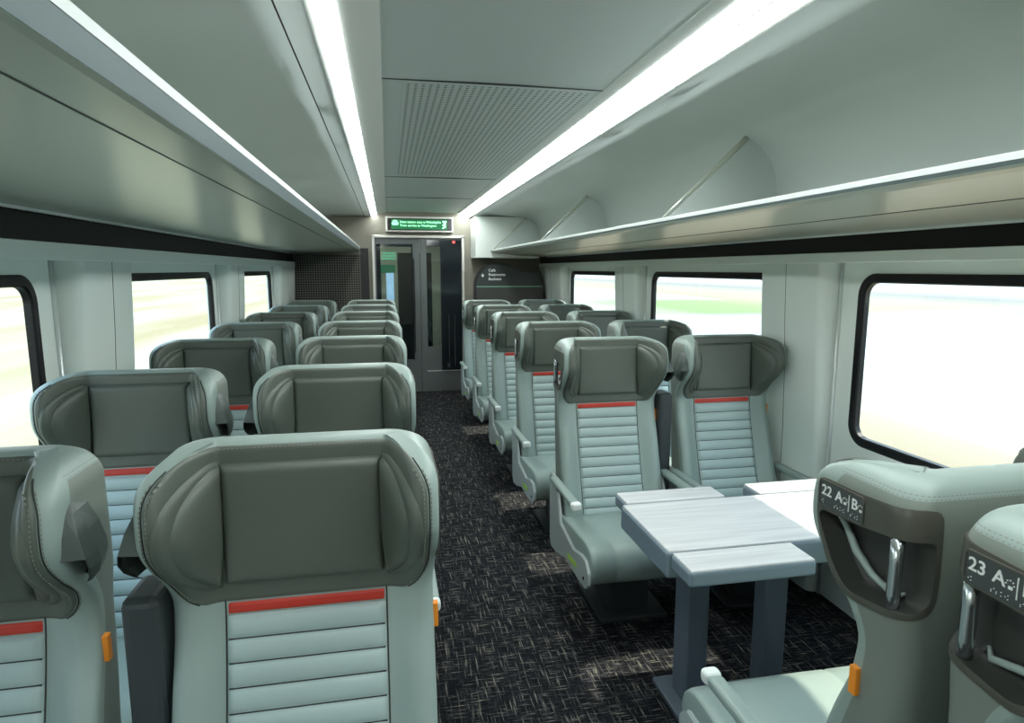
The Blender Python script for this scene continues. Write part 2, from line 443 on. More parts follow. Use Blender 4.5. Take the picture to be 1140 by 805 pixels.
def head_a(z):
    if z > 1.225:
        R = .08; t = min(1, (z-1.225)/R); return .252-.85*(R-R*math.sqrt(max(0, 1-t*t)))
    if z < 1.085: return .190+.062*max(0, 1-((1.085-z)/.1152)**2.4)**.5
    return .252
def ztab(a, b, n, ends=True):
    return [a+(b-a)*(.5-.5*math.cos(math.pi*i/n)) for i in range(n+1)]
def border(off=0, z0=.970, z1=1.2895):
    pts = []
    for s in (1, -1):
        seq = [(s*(head_a(z)+off*(1 if z0+.002 < z < z1-.002 else 0)), z-(off if z < 1.0 else 0)*max(0, (1.0-z)/.03)+(off if z > 1.27 else 0)*max(0, (z-1.27)/.02)) for z in ztab(z0, z1, 40)]
        pts += seq if s == 1 else seq[::-1]
    return pts
def stitch_lines(parent):
    bm = bmesh.new()
    def dashes(path, off, step=.0085, ln=.0046, wd=.0007):
        P = [Vector(p) for p in path]; acc = 0; nxt = 0
        for a, b in zip(P, P[1:]):
            L = (b-a).length
            if L < 1e-6: continue
            while nxt <= acc+L:
                p = a.lerp(b, (nxt-acc)/L); d = (b-a).normalized()*ln/2; nrm = Vector((-d.y, d.x)).normalized()*wd
                q = [p-d-nrm, p+d-nrm, p+d+nrm, p-d+nrm]
                lo = [bm.verts.new(FP(v.x, v.y, off-.002)) for v in q]; hi = [bm.verts.new(FP(v.x, v.y, off+.0012)) for v in q]
                bm.faces.new(hi); 
                for k in range(4): bm.faces.new((lo[k], lo[(k+1) % 4], hi[(k+1) % 4], hi[k]))
                nxt += step
            acc += L
    for s in (1, -1):
        path = [(s*(head_a(z)+.005), z) for z in ztab(.985, 1.275, 50)]
        dashes(path, .0006)
        path = [(s*(head_a(z)-.009), z) for z in ztab(.992, 1.275, 50)]
        dashes(path, .0055)
    dashes([(-.160+.32*i/20, 1.2955) for i in range(21)], .0055)
    for zz in (1.2835, 1.2775):
        for s in (1, -1):
            p = .05
            while p < fb(zz)-RC+RC*math.pi/2+fw(zz)-RC:
                q = [side_pt(p+a, zz+b, .0012) for a, b in ((-.0023, -.0007), (.0023, -.0007), (.0023, .0007), (-.0023, .0007))]
                q = [bm.verts.new((s*v.x, v.y, v.z)) for v in q]; bm.faces.new(q); p += .0085
    o = from_bm('stitching', bm, M['thread'], parent)
    o['label'] = 'pale double stitching'
    bm = bmesh.new()
    for s in (1, -1):                           # vertical panel seams and the border groove
        tube(bm, [FP(s*.1655, z, .0035 if z > .97 else .0002) for z in np.linspace(.42, 1.294, 60)], .0016, 5)
        tube(bm, [FP(s*(head_a(z)+.0015), z, .0004) for z in ztab(.975, 1.290, 50)], .0016, 5)
    o = from_bm('seam', bm, M['groove'], parent, smooth=True)
    return o

def make_seat(aisle_dir, kind):
    """aisle_dir: local x sign of the side towards the aisle; kind 'aisle' or 'window'"""
    root = empty('passenger_seat')
    A = aisle_dir if kind == 'aisle' else 0
    backrest_mesh(root, A)
    o = overlay('head_panel', ztab(.970, 1.3025, 48), lambda z: -head_a(z), head_a, 44, .005, .008, M['dark_leather'], root)
    o['label'] = 'dark grey leather surround of the headrest'
    # headrest pillow: flat centre and two D-shaped side pads
    hr = overlay('headrest', ztab(1.012, 1.268, 30), lambda z: -.1625, lambda z: .1625, 30, .024, .014, M['dark_leather'], root)
    hr['label'] = 'dark grey leather headrest cushion'
    zm, hz = 1.138, .128
    for s in (1, -1):
        def xo(z, dx=0, hh=hz): return .1675+(.060+dx)*(max(0, 1-abs((z-zm)/hh)**2.6))**.45
        f = (lambda z: .1665) if s == 1 else (lambda z: -xo(z)); g = xo if s == 1 else (lambda z: -.1665)
        overlay('side_pad', ztab(zm-hz, zm+hz, 30), f, g, 14, .028, .022, M['dark_leather'], hr)
        f2 = (lambda z: .166) if s == 1 else (lambda z: -xo(z, .016, .137)); g2 = (lambda z: xo(z, .016, .137)) if s == 1 else (lambda z: -.166)
        overlay('pad_piping', ztab(zm-.137, zm+.137, 30), f2, g2, 14, .013, .012, M['dark_leather'], hr)
    overlay('accent_stripe', [.943, .946, .950, .955, .960, .965, .969], lambda z: -.164, lambda z: .164, 10, .004, .004, M['red'], root)['label'] = 'red stripe under the headrest'
    nr = 11; z0, z1 = .405, .942; pitch = (z1-z0)/nr
    zl = [z0+pitch*(i+k/8) for i in range(nr) for k in range(8)]+[z1]
    overlay('ribbed_panel', zl, lambda z: -.164, lambda z: .164, 14, .003, .006, M['rib'], root,
            bumpf=lambda x, z: .010*abs(math.sin(math.pi*(z-z0)/pitch))**.45)['label'] = 'horizontally quilted leather centre panel'
    bm = bmesh.new()                             # grooves between ribs
    for i in range(1, nr): tube(bm, [FP(x, z0+pitch*i, .0035) for x in (-.160, -.08, 0, .08, .160)], .0022, 5)
    from_bm('rib_seam', bm, M['groove'], root)
    stitch_lines(root)
    # seat cushion
    prof = [(.00, .425), (-.10, .438), (-.25, .452), (-.40, .462), (-.45, .460), (-.49, .446), (-.515, .420), (-.527, .38), (-.522, .34), (-.505, .305), (-.475, .285), (-.42, .275), (-.2, .272), (.03, .272)]
    cy, cz = -.26, .36
    V = []; Fc = []
    xs = [(-.283, .90), (-.281, .955), (-.272, .99), (-.255, 1), (-.175, 1.0), (-.168, .975), (-.161, 1.0), (-.08, 1.01), (0, 1.012), (.08, 1.01), (.161, 1.0), (.168, .975), (.175, 1), (.255, 1), (.272, .99), (.281, .955), (.283, .90)]
    for x, k in xs: V += [(x, cy+(y-cy)*(1-(1-k)*.45), cz+(z-cz)*k) for y, z in prof]
    n = len(prof)
    for i in range(len(xs)-1):
        for j in range(n): Fc.append((i*n+j, i*n+(j+1) % n, (i+1)*n+(j+1) % n, (i+1)*n+j))
    Fc.append(tuple(range(n-1, -1, -1))); Fc.append(tuple((len(xs)-1)*n+j for j in range(n)))
    o = obj('seat_cushion', V, Fc, M['leather'], root, smooth=True)
    # side panels of the frame with armrest posts
    for s in (1, -1):
        pan = [(.165, .58), (.13, .605), (.06, .600), (.00, .50), (-.05, .40), (-.28, .365), (-.40, .395), (-.465, .395), (-.510, .355), (-.512, .30), (-.465, .262), (-.36, .255), (-.15, .26), (.02, .21), (.12, .20), (.155, .24)]
        bm = bmesh.new(); prism(bm, [(y, z) for y, z in pan], 'X', s*.279, s*.2955)
        bmesh.ops.recalc_face_normals(bm, faces=bm.faces[:]); bmesh.ops.bevel(bm, geom=bm.edges[:], offset=.004, segments=2, affect='EDGES')
        p = from_bm('side_panel', bm, M['shell'], root)
        if A == s:
            bm = bmesh.new(); prism(bm, [(-.335, .30), (-.195, .285), (-.195, .308), (-.335, .323)], 'X', s*.2945, s*.2970)
            from_bm('sticker', bm, M['lime'], p)['label'] = 'lime reflective sticker'
            bm = bmesh.new(); tube(bm, [(s*.294, -.445, .305), (s*.299, -.445, .305)], .008, 10); from_bm('screw', bm, M['black'], p)
        bm = bmesh.new(); add_box(bm, min(s*.279, s*.323), max(s*.279, s*.323), -.315, .06, .580, .612, .012, 3)
        arm = from_bm('armrest', bm, M['shell'] if False else M['leather'], root)
        bm = bmesh.new(); add_box(bm, min(s*.277, s*.325), max(s*.277, s*.325), -.350, -.312, .576, .614, .012, 3)
        from_bm('end_cap', bm, M['cove'], arm)['label'] = 'pale armrest end cap'
    # pedestal
    bm = bmesh.new(); add_box(bm, -.19, .19, -.36, .06, .235, .275, .008); add_box(bm, -.10, .10, -.26, -.02, .02, .24, .01); add_box(bm, -.17, .17, -.33, .05, 0, .022, .006)
    from_bm('pedestal', bm, M['charcoal'], root)
    # orange tag
    zt = .89
    bm = bmesh.new()
    for yy in (0,): add_box(bm, W-.012, W+.004, fe(.88)+.030, fe(.88)+.048, .868, .924, .002)
    from_bm('pull_tag', bm, M['orange'], root)['label'] = 'orange tag'
    inner = -aisle_dir if kind == 'aisle' else aisle_dir
    # hooded side grip on the side facing the partner seat
    secs = [(1.236, .000, .030, .070), (1.222, .010, .015, .085), (1.185, .028, -.006, .092), (1.145, .042, -.014, .094), (1.125, .045, -.010, .090), (1.105, .040, .002, .080), (1.088, .026, .018, .068)]
    V = []; Fc = []
    for shell_ in (0, 1):
        for z, px, ya, yb in secs:
            t = .006*shell_; px2 = max(0, px-t)
            V += [(inner*(W-.004), ya+t, z-t*.5), (inner*(W+px2*.85), ya+t+.006, z-t*.5), (inner*(W+px2), (ya+yb)/2-.01, z-t*.5), (inner*(W+px2*.75), yb-t, z-t*.5), (inner*(W-.004), yb-t+.004, z-t*.5)]
    ns = len(secs)
    for sh in (0, 1):
        for i in range(ns-1):
            for j in range(4):
                a = sh*ns*5+i*5+j; q = (a, a+1, a+6, a+5)
                if j == 0 and i >= 3: continue          # mouth of the hood faces forward
                Fc.append(q if sh == 0 else q[::-1])
    for j in range(4):                                   # lower rim and front rim
        a = (ns-1)*5+j; Fc.append((a, a+1, a+1+ns*5, a+ns*5))
    o = obj('side_grip', V, Fc, M['grip'], root)
    bv = o.modifiers.new('b', 'BEVEL'); bv.width = .003; bv.segments = 2; bv.limit_method = 'ANGLE'
    # shared dark divider between the pair
    if kind == 'aisle':
        s = inner; x0, x1 = s*.2760, s*.350
        bm = bmesh.new(); add_box(bm, min(x0, x1), max(x0, x1), .075, .200, .30, 1.015, .018, 3)
        from_bm('pair_divider', bm, M['charcoal'], root)['label'] = 'charcoal filler between the two backrests'
    if A:
        bz = resample(BEZEL); ho = resample(HOLE); n = len(bz)
        V = []; Fc = []; mi = []
        def add_ring(pts, ds):
            k = len(V); V.extend([Vector((A*p.x, p.y, p.z)) for p in (side_pt(q.x, q.y, d) for q, d in zip(pts, ds))]); return k
        rings = [(bz, -.004, 0), (bz, .0032, 0)]
        K = 8
        for i in range(1, K+1):
            t = i/K; rings.append(([a.lerp(b, t) for a, b in zip(bz, ho)], .0034 if i < K else .0030, 0))
        cen = Vector((.140, 1.14))
        for d in (-.004, -.014, -.028, -.040): rings.append(([q+(cen-q)*.02*(-d/.01) for q in ho], d, 1))
        for k in range(1, 9):
            t = k/8.5; rings.append(([q.lerp(cen, .08+t*.9) for q in ho], -.046-.002*(1-t), 1))
        idx = [add_ring(p, [d]*n) for p, d, _ in rings]
        for (a, b, r) in zip(idx, idx[1:], rings[1:]):
            for j in range(n):
                q = (a+j, a+(j+1) % n, b+(j+1) % n, b+j); Fc.append(q); mi.append(r[2])
        Fc.append(tuple(idx[-1]+j for j in range(n))); mi.append(1)
        o = obj('grab_handle', V, Fc, [M['bezel'], M['pocket']], root, smooth=True, midx=mi)
        o['label'] = 'dark handle pocket wrapped round the rear corner'
        sm = o.modifiers.new('n', 'EDGE_SPLIT'); sm.split_angle = math.radians(40)
        bm = bmesh.new(); p = side_pt(.188, 1.14, -.010)
        tube(bm, [(A*p.x, p.y, 1.066), (A*p.x, p.y, 1.10), (A*p.x, p.y, 1.16), (A*p.x, p.y, 1.214)], .0115, 20)
        from_bm('grab_bar', bm, M['chrome'], o, smooth=True)['label'] = 'vertical satin metal grab bar'
        bm = bmesh.new()                                  # rolled bead along the inside of the pocket
        tube(bm, [Vector((A*q.x, q.y, q.z)) for q in (side_pt(s, z, d) for s, z, d in ((.025, 1.182, -.024), (.037, 1.162, -.034), (.065, 1.122, -.036), (.105, 1.094, -.038), (.165, 1.079, -.038), (.237, 1.092, -.046)))], [.004, .007, .008, .007, .006, .003], 10)
        from_bm('pocket_bead', bm, M['leather'], o, smooth=True)
    return root

def add_plaque(root, A, number, reads_forward, s0=.001):
    """row-number plaque on the aisle-side bezel. reads_forward: text starts at the wing front"""
    o0 = [c for c in bpy.data.objects if c.parent == root and c.name.startswith('grab_handle')][0]
    bm = bmesh.new()
    out = rrect(s0, s0+.120, 1.197, 1.251, .009); inn = rrect(s0+.0025, s0+.1175, 1.1995, 1.2485, .008)
    def P(s, z, d): p = side_pt(s, z, d); return (A*p.x, p.y, p.z)
    a = [bm.verts.new(P(s, z, .003)) for s, z in out]; b = [bm.verts.new(P(s, z, .0062)) for s, z in out]; c = [bm.verts.new(P(s, z, .0062)) for s, z in inn]; d = [bm.verts.new(P(s, z, .0046)) for s, z in inn]
    n = len(out)
    for u, v in ((a, b), (b, c), (c, d)):
        for j in range(n): bm.faces.new((u[j], u[(j+1) % n], v[(j+1) % n], v[j]))
    f = bm.faces.new(d); 
    for ff in bm.faces: ff.material_index = 1
    f.material_index = 0
    pl = from_bm('number_plaque', bm, [M['plaque'], M['bezel']], o0); pl['label'] = 'dark row number plaque'
    if reads_forward: xf = lambda u, v, w: P(s0+u, 1.197+v, .0050+w)
    else: xf = lambda u, v, w: P(s0+.12-u, 1.197+v, .0050+w)
    t = text_obj('lettering', [(number, .0285, .007, .024), ('A', .0285, .0455, .024), ('B', .0285, .0885, .024)], M['white_ink'], pl, xf)
    t['label'] = 'white raised row number and seat letters'
    bm = bmesh.new()
    def bar(u0, u1, v0, v1):
        vs = [bm.verts.new(xf(u, v, w)) for w in (-.001, .0009) for u, v in ((u0, v0), (u1, v0), (u1, v1), (u0, v1))]
        for q in ((4, 5, 6, 7), (0, 1, 5, 4), (1, 2, 6, 5), (2, 3, 7, 6), (3, 0, 4, 7)): bm.faces.new([vs[i] for i in q])
    bar(.0815, .0830, .014, .046)
    for u in (.0675, .1075):                              # tiny window / aisle pictograms
        for k in range(5):
            a0 = math.pi*k/4; bar(u+.006*math.cos(a0)+.004-.0008, u+.006*math.cos(a0)+.004+.0008, .030+.006*math.sin(a0), .0318+.006*math.sin(a0))
        bar(u+.002, u+.008, .024, .0285)
    for i, u in enumerate([.009, .013, .045, .049, .053, .060, .066, .070, .088, .092, .099, .105]):
        bar(u, u+.0012, .010+.003*(i % 2), .0112+.003*(i % 2))
        if i % 3: bar(u, u+.0012, .0075, .0087)
    from_bm('pictogram', bm, M['white_ink'], pl)

protoLA = make_seat(1, 'aisle'); protoLW = make_seat(1, 'window')
protoRA = make_seat(-1, 'aisle'); protoRW = make_seat(-1, 'window')
used = set()
def place(proto, x, y, rz, label, group):
    o = proto if proto.name not in used else copy_tree(proto)
    used.add(proto.name); o.location = (x, y, 0); o.rotation_euler = (0, 0, rz)
    return tag(o, label, 'train seat', group)
LX, LWX, RX, RWX = -.186, -.854, 1.112, 1.770
rownames = ['nearest', 'second', 'third', 'fourth', 'fifth', 'sixth', 'seventh and farthest']
for i in range(7):
    y = .17+1.03*(i+1)
    place(protoLA, LX, y, 0, f'grey leather aisle-side seat left of the aisle, {rownames[i]} row from the camera', 'aisle seats left of the aisle')
    place(protoLW, LWX, y, 0, f'grey leather window-side seat along the left windows, {rownames[i]} row from the camera', 'window seats along the left wall')
rn2 = ['nearest, facing the table', 'second', 'third', 'fourth', 'fifth and farthest']
for i in range(5):
    y = 2.955+1.035*i
    place(protoRA, RX, y, 0, f'grey leather aisle-side seat right of the aisle facing the camera, {rn2[i]}' + (' row' if i else ''), 'camera-facing aisle seats right of the aisle')
    place(protoRW, RWX, y, 0, f'grey leather window-side seat along the right windows facing the camera, {rn2[i]}' + (' row' if i else ''), 'camera-facing window seats along the right wall')
s22 = place(protoLA, RX, 1.065, math.pi, 'grey seat seen from behind with number plaque 22 and metal grab bar, facing the table', None)
place(protoLW, RWX, 1.065, math.pi, 'window-side seat beside seat 22, seen from behind against the right window', None)
s23 = place(protoRA, RX, .552, 0, 'grey seat with number plaque 23 at the lower right edge, nearest on the right', None)
place(protoRW, RWX, .552, 0, 'window-side seat beside the seat numbered 23, back to back with row 22', None)
add_plaque(s22, 1, '22', True)
add_plaque(s23, -1, '23', False, .068)

# ------------------------------------------------------------------ table
T = empty('folding_table', (1.40, 1.99, 0))
tag(T, 'pale laminate fold-out table between facing seats, on grey pedestals', 'table')
def slab(name, x0, x1, y0, y1, th):
    bm = bmesh.new(); add_box(bm, x0-1.40, x1-1.40, y0-1.99, y1-1.99, .76-th, .756, .012, 3)
    o = from_bm(name, bm, M['leaf_edge'], T)
    box('laminate_top', x0-1.40+.006, x1-1.40-.006, y0-1.99+.005, y1-1.99-.005, .750, .760, M['table'], o, .002, 1)
    return o
slab('tabletop', .860, 2.02, 1.781, 2.200, .095)
slab('leaf', .868, 1.300, 1.640, 1.776, .055)
slab('leaf', .885, 1.312, 2.205, 2.332, .055)
slab('leaf', 1.455, 1.99, 2.205, 2.332, .055)
slab('leaf', 1.455, 1.99, 1.640, 1.776, .055)
for xa, xb, ya, yb in ((1.345-1.4, 1.440-1.4, -.03, .05), (1.06-1.4, 1.15-1.4, .02, .13)):
    bm = bmesh.new(); add_box(bm, xa, xb, ya, yb, .02, .67, .012, 3); add_box(bm, xa-.05, xb+.05, ya-.07, yb+.07, 0, .022, .006)
    from_bm('pedestal_leg', bm, M['leg'], T)
box('underframe', -.42, .45, -.12, .12, .625, .668, M['charcoal'], T, .008)

# ------------------------------------------------------------------ car body
Y0 = -2.4
struct(box('floor', -1.35, 2.25, Y0-.1, 11.6, -.06, 0, M['carpet']))
WY = [(.92+2.35*k, 2.57+2.35*k) for k in range(-1, 3)]       # window openings along Y
WZ0, WZ1 = .84, 1.642
def wall(name, X, out):
    """wall with rounded window openings; out = +1 if outside is +X"""
    bm = bmesh.new(); ys = [Y0]
    cells = []
    prev = Y0
    for a, b in WY:
        m0, m1 = a-.12, b+.12
        cells.append(('s', prev, m0)); cells.append(('w', m0, m1, a, b)); prev = m1
    cells.append(('s', prev, YE+.1))
    zt, zb = 2.60, 0
    for c in cells:
        for x in (X, X+out*.04):
            if c[0] == 's':
                bm.faces.new([bm.verts.new((x, y, z)) for y, z in ((c[1], zb), (c[2], zb), (c[2], zt), (c[1], zt))])
        if c[0] == 'w':
            hole = rrect(c[3], c[4], WZ0, WZ1, .10, 8)
            # outer rectangle points matched to the hole points
            n = 8; outp = []
            y0, y1 = c[1], c[2]
            corners = [(y1, zt), (y0, zt), (y0, zb), (y1, zb)]
            for q in range(4): outp += [corners[q]]*(n+1)
            for x in (X, X+out*.04):
                H_ = [bm.verts.new((x, y, z)) for y, z in hole]; K = [bm.verts.new((x, y, z)) for y, z in corners]
                N = len(hole)
                for j in range(N):
                    q0 = j//(n+1); jn = (j+1) % N; q1 = jn//(n+1)
                    if q0 == q1: bm.faces.new((H_[j], K[q0], H_[jn]))
                    else: bm.faces.new((H_[j], K[q0], K[q1], H_[jn]))
            A_ = [bm.verts.new((X, y, z)) for y, z in hole]; B_ = [bm.verts.new((X+out*.04, y, z)) for y, z in hole]
            for j in range(len(hole)): bm.faces.new((A_[j], A_[(j+1) % len(hole)], B_[(j+1) % len(hole)], B_[j]))
    bmesh.ops.remove_doubles(bm, verts=bm.verts[:], dist=1e-5)
    return struct(from_bm(name, bm, M['wall']))
wall('wall_left', -1.25, -1); wall('wall_right', 2.15, 1)
wn = 0
for X, out in ((-1.25, -1), (2.15, 1)):
    for a, b in WY:
        wn += 1
        if b < 0: pass
        e = empty(f'window_{wn}', (X, (a+b)/2, (WZ0+WZ1)/2)); struct(e)
        bm = bmesh.new(); ly, lz = (b-a)/2, (WZ1-WZ0)/2
        rings = [(0, .100, -.004), (0, .100, .006), (.008, .094, .010), (.036, .064, .010), (.042, .06, .004), (.043, .06, -.020)]
        R_ = []
        for ins, r, d in rings: R_.append([bm.verts.new((-out*d, y, z)) for y, z in rrect(-ly+ins, ly-ins, -lz+ins, lz-ins, r, 8)])
        N = len(R_[0])
        for u, v in zip(R_, R_[1:]):
            for j in range(N): bm.faces.new((u[j], u[(j+1) % N], v[(j+1) % N], v[j]))
        from_bm('window_frame', bm, M['rubber'], e)
        bm = bmesh.new(); f = [bm.verts.new((-out*.002, y, z)) for y, z in rrect(-ly+.042, ly-.042, -lz+.042, lz-.042, .06, 8)]; bm.faces.new(f)
        from_bm('window_pane', bm, M['glass'], e)
# pillars between the windows (bulging panels, thinner towards the floor)
tn = 0
for X, s in ((-1.25, 1), (2.15, -1)):
    for k in range(-1, 3):
        ya = 2.70+2.35*k; yb = ya+.545
        if k == 2: yb = YE
        if ya < Y0: ya = Y0
        tn += 1
        zs = [0, .80, 1.10, 1.40, 1.70]; pr = [.055, .06, .07, .088, .10]
        V = []; Fc = []
        us = [0, .04, .09, .5, .91, .96, 1]; us = [0, .02, .05, .09, .5, .91, .95, .98, 1]; hs = [0, .6, .92, 1, 1, 1, .92, .6, 0]
        if k == 2: hs = [0, .6, .92, 1, 1, 1, 1, 1, 1]
        for z, p in zip(zs, pr):
            for u, h in zip(us, hs): V.append((X+s*(p*h), ya+(yb-ya)*u, z))
        n = len(us)
        for i in range(len(zs)-1):
            for j in range(n-1): Fc.append((i*n+j, i*n+j+1, (i+1)*n+j+1, (i+1)*n+j))
        t = obj(f'trim_{tn}', V, Fc, M['wall2'], smooth=True); struct(t)
        bm = bmesh.new()
        ym = ya+(.29 if k < 2 else .5)
        tube(bm, [(X+s*(p+.0002), ym, z) for z, p in zip(zs, pr)], .0016, 5)
        from_bm('panel_seam', bm, M['charcoal'], t)
        bm = bmesh.new()
        tube(bm, [(X+s*.004, ya-.012, z) for z in (0, .9, 1.70)], .009, 8)
        if k < 2: tube(bm, [(X+s*.004, yb+.012, z) for z in (0, .9, 1.70)], .009, 8)
        from_bm('edge_bead', bm, M['lip'], t, smooth=True)
# ledges and black strips above the windows
def side_trim(X, s, zl0, zl1, zb1, n):
    xf = X+s*.105
    struct(prism_y(f'trim_{n}', [(X-s*.02, zl0+.004), (xf-s*.004, zl0), (xf, zl0+.004), (xf, zl1-.002), (xf-s*.004, zl1), (X-s*.02, zl1)], Y0, YE, M['wall']))
    struct(prism_y(f'trim_{n+1}', [(X-s*.02, zl1), (xf-s*.018, zl1), (xf-s*.018, zb1), (X-s*.02, zb1)], Y0, YE, M['blackstrip']))
side_trim(-1.25, 1, 1.692, 1.755, 1.860, 11)
side_trim(2.15, -1, 1.690, 1.738, 1.822, 13)
# ceiling
xc = .45
struct(prism_y('ceiling', [(0, 2.395), (xc, 2.40), (.90, 2.395), (.90, 2.45), (0, 2.45)], Y0, YE, M['ceil_perf']))
bm = bmesh.new()
for y in (2.62, 5.28, 6.75): add_box(bm, .0, .90, y, y+.006, 2.3925, 2.399)
t = from_bm('trim_15', bm, M['charcoal']); struct(t)
def outer_ceil(n, sgn):
    f = lambda x: xc+sgn*x
    prof = [(.64, 2.345), (.80, 2.343), (1.20, 2.322), (1.30, 2.305), (1.38, 2.262), (1.44, 2.20), (1.475, 2.12), (1.49, 2.0), (1.49, 1.90)]
    o = prism_y(n, [(f(x), z) for x, z in prof]+[(f(x+.03), z+.03) for x, z in prof[::-1]], Y0, YE, M['ceil'], smooth=False)
    for p in o.data.polygons: p.use_smooth = len(p.vertices) == 4
    return struct(o)
outer_ceil('trim_16', -1); outer_ceil('trim_17', 1)
bm = bmesh.new(); add_box(bm, -.273, -.268, Y0, YE, 2.3425, 2.350); struct(from_bm('trim_18', bm, M['black']))
for nm, sgn, lab in (('left', -1, 'long glowing strip light left of the perforated ceiling panel'), ('right', 1, 'long glowing strip light right of the perforated ceiling panel')):
    e = empty('strip_light', (xc, 3.0, 2.37)); tag(e, lab, 'ceiling light', 'strip lights along the ceiling')
    f = lambda x: sgn*x
    d0 = .565 if sgn < 0 else .50
    za = lambda x: 2.390-(x-.45)/.19*.05-2.37
    def strip(name, x0, x1, mat, lift=0):
        bm = bmesh.new(); prism(bm, [(f(x0), za(x0)-lift), (f(x1), za(x1)-lift), (f(x1), za(x1)+.02), (f(x0), za(x0)+.02)], 'Y', Y0-3, YE-3.0)
        return from_bm(name, bm, mat, e)
    strip('cove', .45, .642, M['cove'])
    strip('diffuser', d0, .628, M['led'], .003)
    if sgn > 0: strip('divider_fin', .558, .563, M['cove'], .006)

# luggage racks
def rack(lab, pts, lip, xdiv, side):
    e = empty('luggage_rack', (0, 0, 0)); tag(e, lab, 'luggage rack', 'overhead luggage racks')
    y1 = YE-.02 if side < 0 else 8.0
    o = prism_y('shelf', pts, Y0, y1, M['rack'], e)
    prism_y('edge_trim', lip, Y0, y1, M['lip'], e)['label'] = 'bright aluminium front edge'
    return e
eL = rack('left overhead luggage rack with satin grey underside', [(-.335, 1.934), (-.346, 1.900), (-.358, 1.897), (-.435, 1.890), (-1.165, 1.858), (-1.165, 1.875), (-1.03, 1.905), (-.365, 1.925), (-.352, 1.934)],
          [(-.338, 1.956), (-.333, 1.950), (-.333, 1.9345), (-.352, 1.9345), (-.352, 1.956)], -.34, -1)
bm = bmesh.new()
prism(bm, [(-.438, 1.8887), (-.442, 1.8887), (-.442, 1.892), (-.438, 1.892)], 'Y', Y0, YE-.03)
from_bm('groove', bm, M['charcoal'], eL)
prism_y('front_fascia', [(-.3345, 1.9335), (-.3335, 1.9335), (-.3445, 1.9005), (-.3455, 1.9005)], Y0, YE-.02, M['fascia'], eL)['label'] = 'blue-grey front face of the shelf'
bm = bmesh.new(); prism(bm, [(-.36, 1.8965), (-1.15, 1.857), (-1.15, 1.862), (-.36, 1.90)], 'Y', 6.1, 6.106)
from_bm('panel_joint', bm, M['charcoal'], eL)
eR = rack('right overhead luggage rack with open bins and slanting dividers', [(1.296, 1.8875), (1.303, 1.872), (1.325, 1.866), (1.60, 1.840), (2.065, 1.820), (2.065, 1.835), (1.93, 1.860), (1.325, 1.885), (1.312, 1.8875)],
          [(1.299, 1.905), (1.294, 1.900), (1.294, 1.888), (1.312, 1.888), (1.312, 1.905)], 1.30, 1)
bm = bmesh.new(); prism(bm, [(1.597, 1.8385), (1.603, 1.8385), (1.603, 1.842), (1.597, 1.842)], 'Y', Y0, 7.99); from_bm('groove', bm, M['charcoal'], eR)
prism_y('front_fascia', [(1.2955, 1.8870), (1.2945, 1.8870), (1.2985, 1.8785), (1.2995, 1.8785)], Y0, 8.0, M['fascia'], eR)['label'] = 'thin blue-grey line under the bright edge'
for eq, xa, za in ((eL, -1.140, 1.8485), (eR, 2.040, 1.8125)):
    bm = bmesh.new(); add_box(bm, xa-.006, xa+.006, Y0, 7.99, za, za+.010); from_bm('rear_bead', bm, M['lip'], eq)
for y in (.55, 2.94, 5.48, 7.97):
    poly = [(1.335, 1.893), (1.765, 2.290), (1.85, 2.262), (1.90, 2.205), (1.928, 2.12), (1.938, 2.0), (1.936, 1.875), (1.34, 1.884)]
    bm = bmesh.new(); prism(bm, poly, 'Y', y-.004, y+.004)
    d = from_bm('divider', bm, M['ceil'], eR)
    bm = bmesh.new()
    P0, P1 = Vector((1.318, y, 1.900)), Vector((1.755, y, 2.300))
    tube(bm, [P0, P0.lerp(P1, .3), P0.lerp(P1, .9), P1], [.006, .008, .013, .015], 8); from_bm('strut', bm, M['rack'], d, smooth=True)
    bm = bmesh.new(); tube(bm, [(x, y, z) for x, z in ((1.775, 2.291), (1.85, 2.262), (1.90, 2.205), (1.927, 2.12), (1.935, 2.0), (1.934, 1.89))], .0035, 6)
    from_bm('back_edge', bm, M['frame'], d, smooth=True)
# rack end cabinet on the right
cab = tag(box('end_cabinet', 1.105, 1.93, 8.02, YE-.003, 1.805, 2.322, M['wall'], None, .006), 'pale box cabinet closing the far end of the right luggage rack', 'cabinet')

# ------------------------------------------------------------------ end wall, doors, sign
FX0, FX1, FZ = -.183, 1.010, 2.098
bm = bmesh.new(); add_box(bm, -1.35, FX0, YE, YE+.1, 0, 2.6); add_box(bm, FX1, 2.25, YE, YE+.1, 0, 2.6); add_box(bm, FX0, FX1, YE, YE+.1, FZ, 2.6)
struct(from_bm('wall_end', bm, M['beige']))
struct(box('wall_rear', -1.35, 2.25, Y0-.1, Y0, 0, 2.6, M['beige']))
bm = bmesh.new(); t = .028
add_box(bm, FX0-.004, FX0+t, YE-.03, YE+.09, 0, FZ, .003); add_box(bm, FX1-t, FX1+.004, YE-.03, YE+.09, 0, FZ, .003); add_box(bm, FX0-.004, FX1+.004, YE-.03, YE+.09, FZ-t, FZ+.004, .003)
struct(from_bm('trim_19', bm, M['frame']))
def panel_with_holes(name, x0, x1, z0, z1, hx0, hx1, hz0, hz1, y, th, mat):
    bm = bmesh.new()
    add_box(bm, x0, hx0, y, y+th, z0, z1); add_box(bm, hx1, x1, y, y+th, z0, z1); add_box(bm, hx0, hx1, y, y+th, z0, hz0); add_box(bm, hx0, hx1, y, y+th, hz1, z1)
    return from_bm(name, bm, mat)
xs = .430
dl = struct(panel_with_holes('door_1', FX0+t, xs-.004, .01, FZ-t, -.085, .33, .45, 1.985, YE+.02, .045, M['door']))
box('door_glass', -.085, .33, YE+.038, YE+.044, .45, 1.985, M['door_glass'], dl)
